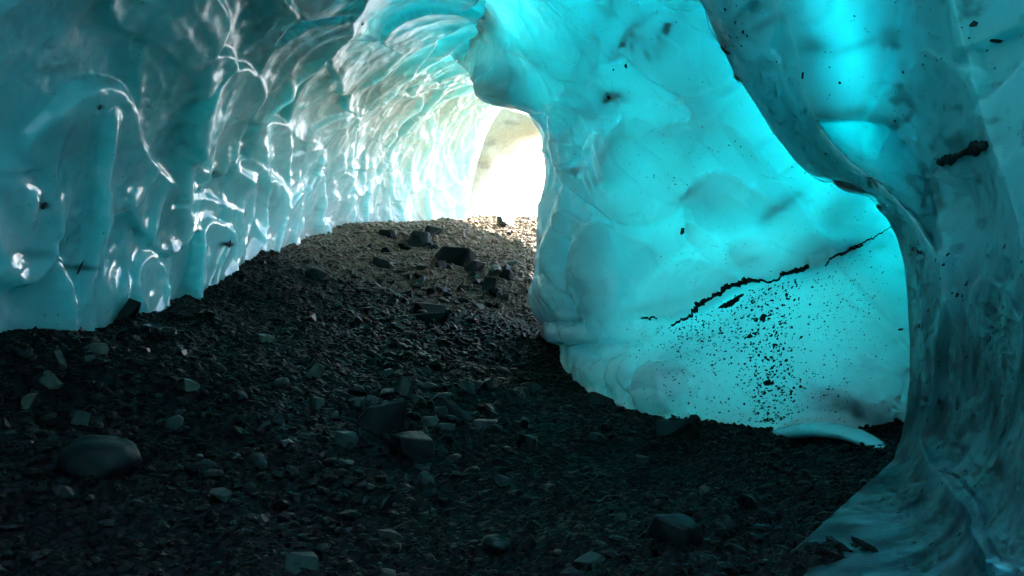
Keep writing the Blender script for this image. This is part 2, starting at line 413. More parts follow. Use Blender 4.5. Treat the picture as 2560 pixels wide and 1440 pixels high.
    th = np.interp(cyy, [-6, 4, 7, 10, 13, 16, 18.2], [10, 9.5, 5.0, 2.6, 2.3, 2.6, 2.2])[:, None] * (1.2 - 1.07 * sstep(1.6, 4.4, arc))
    Q = P - N * th[..., None]
    Q[..., 2] += 0.3 * th * sstep(2, 5, arc)
    me = solid('scalloped_ice_wall', Pi, Q, k)
    # dirt
    dirt_shade = np.zeros(S.shape)
    for (x, y, rx, ry, am) in [(78, 505, 14, 9, 1), (548, 607, 14, 6, 1), (215, 248, 10, 6, .8), (150, 165, 60, 14, .25), (240, 190, 70, 10, .2), (545, 437, 14, 8, .5), (180, 665, 40, 8, .7), (60, 630, 60, 14, .4), (420, 560, 30, 80, .25), (120, 330, 90, 60, .25)]:
        d = ((px - x) / rx) ** 2 + ((py - y) / ry) ** 2
        dirt_shade = np.maximum(dirt_shade, np.where(vis, am * np.exp(-d ** 1.5), 0))
    set_attr(me, 'dirt_shade', dirt_shade.ravel().astype(np.float32))
    set_attr(me, 'frost', (sstep(1.5, 2.9, arc + 0.3 * fbm(W, 1.1, 3, 59)) * (1 - 0.5 * farw)).ravel().astype(np.float32))
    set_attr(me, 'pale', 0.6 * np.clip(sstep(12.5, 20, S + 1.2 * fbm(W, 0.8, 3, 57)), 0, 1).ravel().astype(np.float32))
    global LV
    vv = vis & (px > -50) & (px < 1250) & (py > -50) & (py < 900)
    LV = (px[vv], py[vv], Pi[vv], N[vv])
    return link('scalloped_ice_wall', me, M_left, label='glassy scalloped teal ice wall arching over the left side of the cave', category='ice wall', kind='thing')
left_ice = left_wall()

# ------------------------------------------------------------------ the bright blue wall in the middle
E1 = [(-900, 1480), (-300, 1660), (0, 1750), (110, 1800), (200, 1850), (280, 1900), (340, 1938), (400, 1982), (430, 2012), (440, 2030), (446, 2066), (458, 2120), (490, 2182), (530, 2212), (590, 2240), (660, 2260), (750, 2273), (850, 2279), (950, 2279), (1040, 2266), (1090, 2256), (1150, 2233), (1190, 2190), (1220, 2155), (1280, 2090), (1340, 2020), (1440, 1920), (1600, 1760), (2200, 1500)]
L2 = [(-700, 900), (-300, 1040), (-100, 1085), (0, 1105), (50, 1115), (100, 1126), (150, 1145), (178, 1170), (205, 1186), (235, 1196), (262, 1228), (276, 1280), (285, 1312), (310, 1330), (345, 1350), (400, 1358), (500, 1361), (560, 1355),
      (600, 1349), (680, 1350), (740, 1345), (770, 1347), (790, 1360), (803, 1372), (815, 1368), (838, 1355), (846, 1362), (858, 1406), (870, 1404), (900, 1388), (922, 1380), (940, 1396), (965, 1425), (1000, 1430), (1200, 1440), (1400, 1450)]
def blue_wall():
    k = 8
    py = np.concatenate([np.linspace(-700, -20, 57)[:-1], np.linspace(-20, 1130, 433), np.linspace(1140, 1400, 8)])
    n_r = ((len(py) - 1) // k) * k + 1
    py = np.interp(np.linspace(0, 1, n_r), np.linspace(0, 1, len(py)), py)
    n_c = 52 * k + 1
    Lx = np.interp(py, [a for a, b in L2], [b for a, b in L2])
    Ebx = np.interp(py, [a for a, b in E1 if a < 1200] + [1400], [b for a, b in E1 if a < 1200] + [2200])
    Rx = Ebx + np.interp(py, [-700, 0, 400, 1400], [150, 150, 190, 260])
    c = np.linspace(0, 1, n_c) ** 1.15
    px = Lx[:, None] + (Rx - Lx)[:, None] * c[None]; PY = np.broadcast_to(py[:, None], px.shape)
    ctl = [(1420, 955, 8.85), (1380, 920, 9.1), (1600, 1042, 7.65), (1780, 1076, 7.15), (1920, 1086, 6.95), (2230, 1150, 6.5), (2500, 1150, 6.3), (1440, 1300, 9.0), (2200, 1350, 6.7),
           (1350, 700, 9.6), (1358, 500, 9.7), (1350, 345, 9.8), (1280, 277, 9.8), (1186, 205, 9.7), (1700, 700, 7.9), (1950, 700, 7.1), (2250, 700, 6.5), (1700, 400, 7.8), (2000, 300, 6.9), (2350, 300, 6.2),
           (1500, 150, 8.3), (1750, 0, 7.2), (1500, 0, 7.8), (1250, 0, 8.9), (1100, 0, 10.3), (2200, 0, 6.0), (1115, 60, 11.3), (1145, 152, 12.6), (1500, -400, 5.9), (1045, -300, 6.6), (2200, -500, 4.8), (1500, -700, 4.6), (905, -700, 5.0)]
    D = RBF([(a, b) for a, b, d in ctl], [d for a, b, d in ctl], reg=1e-2, scale=500)(px, PY)
    tuck = sstep(22, 120, px - Ebx[:, None]); D = D * (1 - tuck) + tuck * np.interp(PY, [-700, 0, 450, 600, 1400], [4.7, 5.6, 5.75, 5.65, 5.5])
    edge = (px - Lx[:, None]) * TAN / 1280 * D              # metres from the free edge
    D = D + (0.45 * np.exp(-edge / 0.10) + 0.25 * np.exp(-edge / 0.5)) * (0.25 + 0.75 * sstep(150, 420, PY))   # the edge rolls away from the cave
    P = pix(px, PY, D)
    N = grid_normal(P)
    if ((np.array(CAM) - P[n_r // 2, n_c // 2]) * N[n_r // 2, n_c // 2]).sum() < 0: N = -N
    U = P[..., 0] * 0.75 - P[..., 1] * 0.66; Vv = P[..., 2]
    W = np.stack([U, Vv, np.zeros_like(U)], -1)
    wu = 0.4 * vnoise(W, 0.8, 61); wv = 0.4 * vnoise(W, 0.8, 62)
    lowr = sstep(1.6, 0.4, Vv)                               # smooth sheet near the foot
    f1, f2, ci = cells(U * 0.85 + 0.5 * Vv + wu, Vv * 0.95 + wv, 65)
    f3, f4, cj = cells(U * 2.0 + 0.9 * Vv + 2 * wu, Vv * 1.7 + 2 * wv, 67)
    k1, q1 = scales(U * 0.95 + 0.75 * Vv + 1.1 * wu, Vv * 0.9 + 1.1 * wv, 165)
    k2, q2 = scales(U * 2.1 + 0.9 * Vv + 1.6 * wu, Vv * 1.7 + 1.6 * wv, 167)
    h = blur((0.12 * f1 ** 2 + 0.030 * k1 + 0.045 * q1) * (1 - 0.85 * lowr) + (0.04 * f3 ** 2 + 0.014 * k2 + 0.022 * q2) * (1 - 0.9 * lowr), 2)
    h = h + 0.10 * fbm(W, 0.6, 2, 71) + 0.010 * fbm(W, 5, 3, 72)
    # lobes at the lower left edge and along the foot
    for (x, y, rx, ry, am) in [(1490, 690, 62, 150, 0.20), (1400, 640, 30, 180, 0.12), (1395, 745, 22, 30, 0.08), (1420, 790, 18, 16, 0.06), (1440, 835, 40, 26, 0.10), (1560, 940, 38, 60, 0.10), (1660, 960, 85, 62, 0.16), (1470, 930, 45, 40, 0.07),
                               (1640, 1010, 60, 30, 0.08), (1820, 510, 95, 80, 0.10), (2120, 520, 90, 70, 0.10), (1890, 640, 80, 50, 0.06), (1720, 590, 40, 36, 0.05), (1550, 400, 60, 90, 0.08)]:
        d = ((px - x) / rx) ** 2 + ((PY - y) / ry) ** 2
        h = h + am * np.clip(1 - d, 0, 1) ** 1.25
    lm = np.maximum(np.exp(-(((px - 1425) / 95) ** 2 + ((PY - 740) / 150) ** 2) ** 2), np.exp(-(((px - 1590) / 170) ** 2 + ((PY - 965) / 75) ** 2) ** 2))
    g1, g2, g3 = cells(U * 4.5 + 1.2 * Vv + 2.5 * wu, Vv * 3.2 + 2.5 * wv, 68); k3, q3 = scales(U * 3.2 + Vv + 2 * wu, Vv * 2.2 + 2 * wv, 169)
    h = h + lm * blur(0.07 * g1 ** 2 + 0.045 * k3 + 0.05 * q3, 2)
    # overhanging lip above the dirt band
    lip = [(1560, 790), (1680, 800), (1780, 765), (1850, 722), (1900, 705), (1960, 692), (2040, 674), (2110, 645), (2235, 565)]
    lx = np.array([a for a, b in lip]); ly = np.array([b for a, b in lip])
    dl = np.interp(px, lx, ly) - PY                            # px above the lip line
    on = sstep(1560, 1720, px) * sstep(2240, 2080, px)
    h = h + on * np.where(dl > 0, 0.11 * np.exp(-np.clip(dl, 0, None) / 110), 0.11 * sstep(-7, 0, dl))
    # curled shelf along the foot, undercut below
    shx = [1900, 1950, 2000, 2060, 2110, 2160, 2200, 2240, 2400]; shy = [1092, 1080, 1066, 1060, 1068, 1090, 1120, 1152, 1290]
    ds = PY - np.interp(px, shx, shy); on_s = sstep(1915, 2010, px)
    h = h + on_s * 0.26 * np.where(ds < 0, np.exp(-(ds / 16.0) ** 2), np.exp(-(ds / 26.0) ** 2))
    h = h - 0.05
    Pi = P + N * h[..., None]
    T = RBF([(1350, 300), (1350, 700), (1400, 900), (1700, 300), (1700, 700), (1900, 900), (2000, 300), (2200, 800), (2200, 1080), (1500, 0), (1200, 0), (1100, 100), (2200, 0), (1040, -300), (1500, -500), (2200, -500), (900, -700)],
            [0.75, 0.65, 0.65, 0.72, 0.66, 0.72, 0.70, 0.85, 1.7, 1.0, 0.85, 0.5, 0.7, 1.0, 1.5, 1.0, 2.4], reg=1e-2, scale=500)(px, PY)
    T = np.clip(T, 0.35, 3.5) * (1 - 0.75 * sstep(215, 150, PY) * np.exp(-(edge / 0.9) ** 2))
    Nb = np.array([0.62, 0.72, 0.30]); Nb = Nb / np.linalg.norm(Nb)
    Q = P + 0.55 * T[..., None] * Nb - 0.6 * T[..., None] * N
    me = solid('blue_ice_wall', Pi, Q, k)
    dirt_shade = np.zeros(px.shape)
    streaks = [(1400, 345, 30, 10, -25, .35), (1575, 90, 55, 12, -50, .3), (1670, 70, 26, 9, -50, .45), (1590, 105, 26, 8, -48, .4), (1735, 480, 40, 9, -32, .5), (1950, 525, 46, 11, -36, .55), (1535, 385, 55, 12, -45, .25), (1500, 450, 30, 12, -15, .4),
               (1780, 330, 70, 6, -48, .25), (1640, 770, 60, 8, -10, .3), (1900, 650, 30, 6, -25, .3), (2110, 640, 75, 22, -22, .6), (2200, 615, 22, 12, -30, .5), (2150, 1036, 70, 24, 22, 1.9), (1640, 120, 90, 30, -50, .15),  # the strongest entry is a soft shadow painted above the shelf
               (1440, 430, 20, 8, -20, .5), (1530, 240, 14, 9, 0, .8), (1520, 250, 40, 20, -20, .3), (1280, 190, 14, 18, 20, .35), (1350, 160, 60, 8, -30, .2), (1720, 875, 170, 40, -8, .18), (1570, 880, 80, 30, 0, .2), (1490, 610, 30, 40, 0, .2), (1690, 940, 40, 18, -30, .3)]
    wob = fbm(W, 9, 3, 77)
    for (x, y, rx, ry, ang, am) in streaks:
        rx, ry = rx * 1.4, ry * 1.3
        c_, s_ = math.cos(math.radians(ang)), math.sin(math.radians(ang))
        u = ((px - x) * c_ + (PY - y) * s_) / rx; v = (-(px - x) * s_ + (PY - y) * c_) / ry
        dirt_shade = np.maximum(dirt_shade, 0.42 * am * np.exp(-(u * u + v * v) ** 0.9) * (0.85 + 0.6 * wob))
    # faint silt layers dipping through the ice
    la = U * 0.82 + Vv * 0.57; lb = -U * 0.57 + Vv * 0.82
    lay = fbm(np.stack([la * 0.35, lb * 2.2, 0 * la], -1), 1.3, 5, 79)
    dirt_shade = dirt_shade + 0.06 * sstep(0.0, 0.6, lay) + 0.025 * sstep(-0.2, 0.4, fbm(W, 1.1, 3, 78))
    set_attr(me, 'dirt_shade', np.clip(dirt_shade, 0, 1).ravel().astype(np.float32))
    o = link('blue_ice_wall', me, M_blue, label='bright backlit blue ice wall with dirty specks right of the far opening', category='ice wall', kind='thing')
    return o, px, PY, Pi, grid_normal(Pi) * (1 if ((np.array(CAM) - Pi[n_r // 2, n_c // 2]) * grid_normal(Pi)[n_r // 2, n_c // 2]).sum() > 0 else -1)
blue_ice, bpx, bpy_, bP, bN = blue_wall()
B_rows = bpy_[:, 0]
def on_blue(px, py):
    r = int(np.clip(np.searchsorted(B_rows, py), 1, len(B_rows) - 2))
    c = int(np.clip(np.searchsorted(bpx[r], px), 1, bpx.shape[1] - 2))
    return bP[r, c], bN[r, c]

# ------------------------------------------------------------------ the dark wall close by on the right
def dark_wall():
    k = 8
    py = np.concatenate([np.linspace(-900, -20, 57)[:-1], np.linspace(-20, 1460, 417), np.linspace(1480, 2200, 17)])
    n_r = ((len(py) - 1) // k) * k + 1
    py = np.interp(np.linspace(0, 1, n_r), np.linspace(0, 1, len(py)), py)
    Ex = np.interp(py, [a for a, b in E1], [b for a, b in E1])
    n1, n2 = 40 * k, 6 * k + 1
    c = np.linspace(0, 1, n1)
    Rx = 2900.0
    px = Ex[:, None] + (Rx - Ex)[:, None] * (c[None] ** 1.1); PY = np.broadcast_to(py[:, None], px.shape)
    ctl = [(1480, -900, 4.2), (1750, 0, 5.4), (1850, 200, 5.5), (2036, 446, 5.7), (2240, 590, 5.5), (2279, 900, 5.35), (2233, 1150, 5.15), (2005, 1440, 3.12), (1920, 1440, 3.3), (2150, 1280, 3.95), (1850, 1600, 2.7), (1500, 2200, 1.9),
           (2560, 0, 3.9), (2560, 400, 3.9), (2560, 800, 3.5), (2560, 1150, 2.9), (2560, 1440, 2.1), (2900, 0, 3.0), (2900, 700, 2.5), (2900, 1400, 1.35), (2900, 2200, 0.95), (2900, -900, 2.6), (2200, -900, 3.6), (2200, 0, 4.8), (2400, 500, 4.9)]
    D = RBF([(a, b) for a, b, d in ctl], [d for a, b, d in ctl], reg=1e-2, scale=500)(px, PY)
    e = (px - Ex[:, None]) * TAN / 1280 * D
    D = D + 0.35 * np.exp(-e / 0.06) * sstep(1190, 1090, PY)
    # folds: three ridges running down the wall
    E2 = [(-900, 1700), (0, 1955), (100, 1990), (200, 2012), (290, 2040), (345, 2075), (410, 2140), (470, 2220), (550, 2300), (620, 2352), (750, 2360), (860, 2342), (1000, 2330), (1100, 2300), (1160, 2330), (1260, 2420), (1440, 2560), (2200, 2700)]
    E3 = [(-900, 2200), (0, 2395), (190, 2440), (350, 2480), (450, 2520), (540, 2545), (700, 2580), (1000, 2600), (1440, 2640), (2200, 2700)]
    x2 = np.interp(PY, [a for a, b in E2], [b for a, b in E2]); x3 = np.interp(PY, [a for a, b in E3], [b for a, b in E3])
    d2 = px - x2; d3 = px - x3
    D = D - 0.34 * np.exp(-np.abs(d2) / np.where(d2 < 0, 130.0, 60.0)) - 0.22 * np.exp(-np.abs(d3) / np.where(d3 < 0, 150.0, 50.0))
    # scooped crescent
    yl = [302, 320, 345, 410, 470, 550, 632]
    cl = np.interp(PY, yl, [2048, 2060, 2076, 2142, 2218, 2298, 2350]); cr = np.interp(PY, [300, 306, 325, 380, 450, 540, 632], [2120, 2200, 2236, 2292, 2332, 2354, 2364])
    tc = np.clip((px - cl) / np.maximum(cr - cl, 6), 0, 1.2); row = sstep(298, 312, PY) * sstep(640, 600, PY)
    D = D + row * 0.40 * np.clip(1 - tc, 0, 1) * sstep(-6, 0, px - cl)
    # bright splinter low on the right
    yl = [1165, 1200, 1260, 1330, 1440, 1500]
    cl = np.interp(PY, yl, [2345, 2372, 2400, 2430, 2500, 2540]); cr = np.interp(PY, yl, [2352, 2412, 2455, 2490, 2575, 2610])
    t2 = np.clip((px - cl) / np.maximum(cr - cl, 6), 0, 1.2); row2 = sstep(1165, 1185, PY) * sstep(1490, 1430, PY)
    D = D - row2 * 0.13 * np.clip(t2, 0, 1) * sstep(1.15, 1.0, t2)
    P = pix(px, PY, D)
    W = P.copy()
    Wc = np.stack([P[..., 1] - P[..., 0] * 0.5, P[..., 2], np.zeros_like(px)], -1)
    f1, f2, ci = cells(Wc[..., 0] * 1.1 + 0.4 * Wc[..., 1] + 0.4 * vnoise(Wc, 1.2, 81), Wc[..., 1] * 1.0 + 0.4 * vnoise(Wc, 1.2, 82), 85)
    N = grid_normal(P)
    s = 1 if ((np.array(CAM) - P[n_r // 2, n1 // 3]) * N[n_r // 2, n1 // 3]).sum() > 0 else -1
    N = N * s
    k1, q1 = scales(Wc[..., 0] * 1.5 + 0.5 * Wc[..., 1] + 0.5 * vnoise(Wc, 1.2, 83), Wc[..., 1] * 1.6 + 0.5 * vnoise(Wc, 1.2, 84), 185)
    h = blur(0.022 * k1 + 0.045 * q1, 2) * sstep(0.05, 0.5, e) + 0.06 * f1 ** 2 * sstep(0.1, 0.8, e) + 0.05 * fbm(W, 0.9, 2, 91) + 0.008 * fbm(W, 7, 3, 92)
    Pi = P + np.array([-0.75, -0.65, 0.0]) * h[..., None]
    # runs on behind the camera
    B = Pi[:, -1]; ext = np.linspace(0, 1, n2 + 1)[1:]
    dirn = np.stack([np.full(n_r, 0.4), np.full(n_r, -9.0), np.zeros(n_r)], -1)
    Pe = B[:, None] + dirn[:, None] * ext[None, :, None]
    Pf = np.concatenate([Pi, Pe], 1)
    pxf = np.concatenate([px, np.repeat(px[:, -1:], n2, 1)], 1); pyf = np.concatenate([PY, np.repeat(PY[:, -1:], n2, 1)], 1)
    T = RBF([(1750, 0), (2000, 200), (2036, 446), (2250, 700), (2279, 950), (2250, 1150), (2200, 100), (2200, 330), (2300, 500), (2420, 330), (2560, 0), (2560, 500), (2560, 1000), (2560, 1440), (2100, 1440), (1480, -900), (2900, -900), (2900, 700), (2900, 2200), (1500, 2200)],
            [0.35, 0.4, 0.7, 2.4, 2.6, 2.8, 0.42, 0.5, 0.45, 2.2, 2.4, 3.3, 3.4, 3.4, 2.6, 2.2, 4.0, 4.0, 4.0, 3.0], reg=1e-2, scale=500)(pxf, pyf)
    T = np.clip(T, 0.6, 4.2)
    lo = sstep(500, 1150, pyf)[..., None]
    outd = np.array([0.80, 0.32, 0.50]) * (1 - lo) + np.array([0.92, 0.25, -0.30]) * lo; outd = outd / np.linalg.norm(outd, axis=-1, keepdims=True)
    Q = Pf + T[..., None] * outd
    me = solid('dark_ice_wall', Pf, Q, k)
    dirt_shade = np.zeros(px.shape); wob = fbm(W, 6, 4, 97)
    for (x, y, rx, ry, ang, am) in [(1850, 50, 75, 22, -28, .55), (1900, 70, 80, 13, -22, .6), (1800, 110, 30, 22, 0, .7), (2040, 120, 45, 22, 0, .55), (2140, 120, 90, 10, -18, .4), (2230, 90, 22, 20, 0, .4), (2420, 390, 75, 15, -26, 1.2), (2120, 285, 120, 14, -6, .4), (2480, 1060, 200, 16, 35, .5), (2420, 1080, 160, 14, 45, .5), (2500, 950, 200, 20, 30, .3), (2440, 820, 60, 40, 0, .3), (2400, 1130, 40, 30, 0, .4), (2480, 1350, 150, 25, 20, .3), (2300, 1380, 150, 25, -30, .25)]:
        c_, s_ = math.cos(math.radians(ang)), math.sin(math.radians(ang))
        u = ((px - x) * c_ + (PY - y) * s_) / rx; v = (-(px - x) * s_ + (PY - y) * c_) / ry
        dirt_shade = np.maximum(dirt_shade, 0.7 * am * np.exp(-(u * u + v * v) ** 0.9) * (0.85 + 0.7 * wob))
    dirt_shade = np.maximum(dirt_shade, 0.55 * sstep(0.12, 0.5, fbm(W * np.array([1, 1, 1.6]), 5, 4, 99)) * sstep(2150, 2400, px + 0.25 * PY))
    dirt_shade = np.maximum(dirt_shade, (0.88 + 0.25 * wob) * sstep(480, 1050, PY + 0.75 * (px - 2300)))  # broad darkening towards the bottom and right
    full = np.zeros(Pf.shape[:2]); full[:, n1:] = 0.7; full[:, :n1] = np.clip(dirt_shade, 0, 1)
    set_attr(me, 'dirt_shade', full.ravel().astype(np.float32))
    o = link('dark_ice_wall', me, M_dark, label='dark teal folded ice wall filling the right foreground', category='ice wall', kind='thing')
    Nn = grid_normal(Pi); Nn = Nn * s
    return o, px, PY, Pi, Nn
dark_ice, dpx, dpy, dP, dN = dark_wall()
def on_dark(px, py):
    r = int(np.clip(np.searchsorted(dpy[:, 0], py), 1, dpy.shape[0] - 2)); c = int(np.clip(np.searchsorted(dpx[r], px), 1, dpx.shape[1] - 2))
    return dP[r, c], dN[r, c]

# ------------------------------------------------------------------ unseen wall added behind the photographer to keep light out
def rear_block():
    u = np.linspace(-7, 8, 65); v = np.linspace(-1.5, 8.5, 41)
    U, V = np.meshgrid(u, v, indexing='ij')
    P = np.stack([U, -5.2 + 0.12 * (V - 1) ** 1.0 + 0.05 * U ** 2 * 0 + 0.2 * np.sin(U * 1.7) * np.cos(V * 1.3), V], -1)
    Q = P + np.array([0, -4.0, 0])
    return link('rear_light_block', solid('rear_light_block', P, Q, 8), M_dark, label='unseen thick ice wall added behind the viewpoint to block light', category='ice wall', kind='thing')
rear_block()

# ------------------------------------------------------------------ far end: sunlit ice and the snow outside
def far_wall():
    k = 4
    u = np.linspace(0, 1, 36 * k + 1); v = np.linspace(0, 1, 30 * k + 1)
    U, V = np.meshgrid(u, v, indexing='ij')
    y = 18.9 + 2.0 * U
    # right edge is an arch line: low part ends further left
    zz = 1.6 + V * 5.6
    right = np.interp(zz, [1.6, 3.0, 3.9, 4.6, 5.2, 5.6, 6.2, 7.2], [-1.1, -1.05, -0.9, -0.5, 0.3, 1.5, 3.0, 4.0])
    left = -3.2
    x = left + (right - left) * U
    P = np.stack([x, y, zz], -1)
    W = np.stack([x, zz, np.zeros_like(x)], -1)
    f1, f2, ci = cells(x * 0.7 + 0.4 * zz, zz * 0.8, 105)
    P[..., 1] -= 0.35 * f1 ** 2 + 0.25 * fbm(W, 0.6, 3, 106) - 0.5 * np.exp(-(right - x) / 0.25)
    Q = P + np.array([0.0, 3.2, 0.3])
    me = solid('sunlit_ice_wall', P, Q, k)
    set_attr(me, 'dirt_shade', (0.35 * sstep(0.25, 0.6, fbm(W * np.array([1, 2.5, 1]), 1.4, 5, 108))).ravel().astype(np.float32))
    return link('sunlit_ice_wall', me, M_far, label='pale greenish sunlit ice wall at the far opening', category='ice wall', kind='thing')
far_wall()
def snow():
    u = np.linspace(-16, 22, 90); v = np.linspace(0, 1, 50)
    U, V = np.meshgrid(u, v, indexing='ij')
    y = 24.5 + V * 26; z = 1.4 + 13 * V ** 1.1
    P = np.stack([U, y, z], -1); P[..., 2] += 0.8 * fbm(P, 0.25, 4, 111); 
    Q = P + np.array([0, 3.0, -3.0])
    me = solid('snow_bank', P[:89, :49], Q[:89, :49], 8)
    return link('snow_bank', me, M_snow, kind='structure', label='blown-out sunlit snow slope outside the cave')
snow()


# ------------------------------------------------------------------ stones
import bmesh
_ix = ax_x; _iy = ax_y; _gz = PG[..., 2]
def gz_at(x, y):
    x = np.asarray(x, float); y = np.asarray(y, float)
    i = np.clip(np.searchsorted(_ix, x) - 1, 0, len(_ix) - 2); j = np.clip(np.searchsorted(_iy, y) - 1, 0, len(_iy) - 2)
    a = (x - _ix[i]) / (_ix[i + 1] - _ix[i]); b = (y - _iy[j]) / (_iy[j + 1] - _iy[j])
    return (1 - a) * (1 - b) * _gz[i, j] + a * (1 - b) * _gz[i + 1, j] + (1 - a) * b * _gz[i, j + 1] + a * b * _gz[i + 1, j + 1]

def hull_mesh(name, seed, npts=16, bevel=0.05, power=1.0):
    """angular broken rock about 1 m wide, a bevelled convex hull"""
    rs = np.random.RandomState(seed); bm = bmesh.new()
    for _ in range(npts):
        v = rs.normal(size=3); v /= np.linalg.norm(v)
        v *= 0.5 * (0.8 + 0.35 * rs.rand())
        if rs.rand() < 0.5: v[2] = math.copysign(0.34 + 0.08 * rs.rand(), v[2])   # flat bedding faces
        bm.verts.new(v)
    res = bmesh.ops.convex_hull(bm, input=bm.verts)
    bmesh.ops.delete(bm, geom=list({e for e in res['geom_interior'] + res['geom_unused'] if isinstance(e, bmesh.types.BMVert)}), context='VERTS')
    bmesh.ops.dissolve_limit(bm, angle_limit=math.radians(16), verts=bm.verts[:], edges=bm.edges[:])
    if bevel: bmesh.ops.bevel(bm, geom=bm.edges[:], offset=bevel, segments=1, affect='EDGES', clamp_overlap=True)
    bmesh.ops.triangulate(bm, faces=[f for f in bm.faces if len(f.verts) > 4])
    me = bpy.data.meshes.new(name); bm.to_mesh(me); bm.free()
    return me

def round_mesh(name, seed, amp=0.12, sub=4):
    bm = bmesh.new(); bmesh.ops.create_icosphere(bm, subdivisions=sub, radius=0.5)
    co = np.array([v.co for v in bm.verts]); d = 1 + amp * fbm(co + seed * 3.1, 1.6, 2, seed) + 0.07 * fbm(co + seed, 4.0, 4, seed)
    for v, k in zip(bm.verts, d): v.co *= float(k)
    for f in bm.faces: f.smooth = True
    me = bpy.data.meshes.new(name); bm.to_mesh(me); bm.free()
    return me

PROTO = [hull_mesh('stone_mesh', 100 + i, 12 + (i % 4) * 2, bevel=0.035) for i in range(12)]
ROUND = [round_mesh('pebble_mesh', 3 + i, 0.42, 4) for i in range(3)]

def place(name, me, mat, px, py, wpx, hpx, depth_ratio=0.75, yaw=0.0, tilt=(0, 0), sink=0.25, parent=None, y=None, **props):
    x, y_, z = ground_hit(px, py + 0.30 * hpx)
    m = TAN / 1280 * y_
    w, h = wpx * m, hpx * m
    o = bpy.data.objects.new(name, me); C.objects.link(o)
    o.scale = (w, w * depth_ratio, h * 1.25); o.rotation_euler = (tilt[0], tilt[1], yaw)
    o.location = (x, y_, float(gz_at(x, y_)) + h * (0.5 - sink))
    if mat is not None and len(me.materials) == 0: me.materials.append(mat)
    if me.materials and mat is not None and me.materials[0] != mat:
        o.material_slots[0].link = 'OBJECT'; o.material_slots[0].material = mat
    if parent is not None: o.parent = parent
    for k, v in props.items(): o[k] = v
    return o

D2 = math.radians
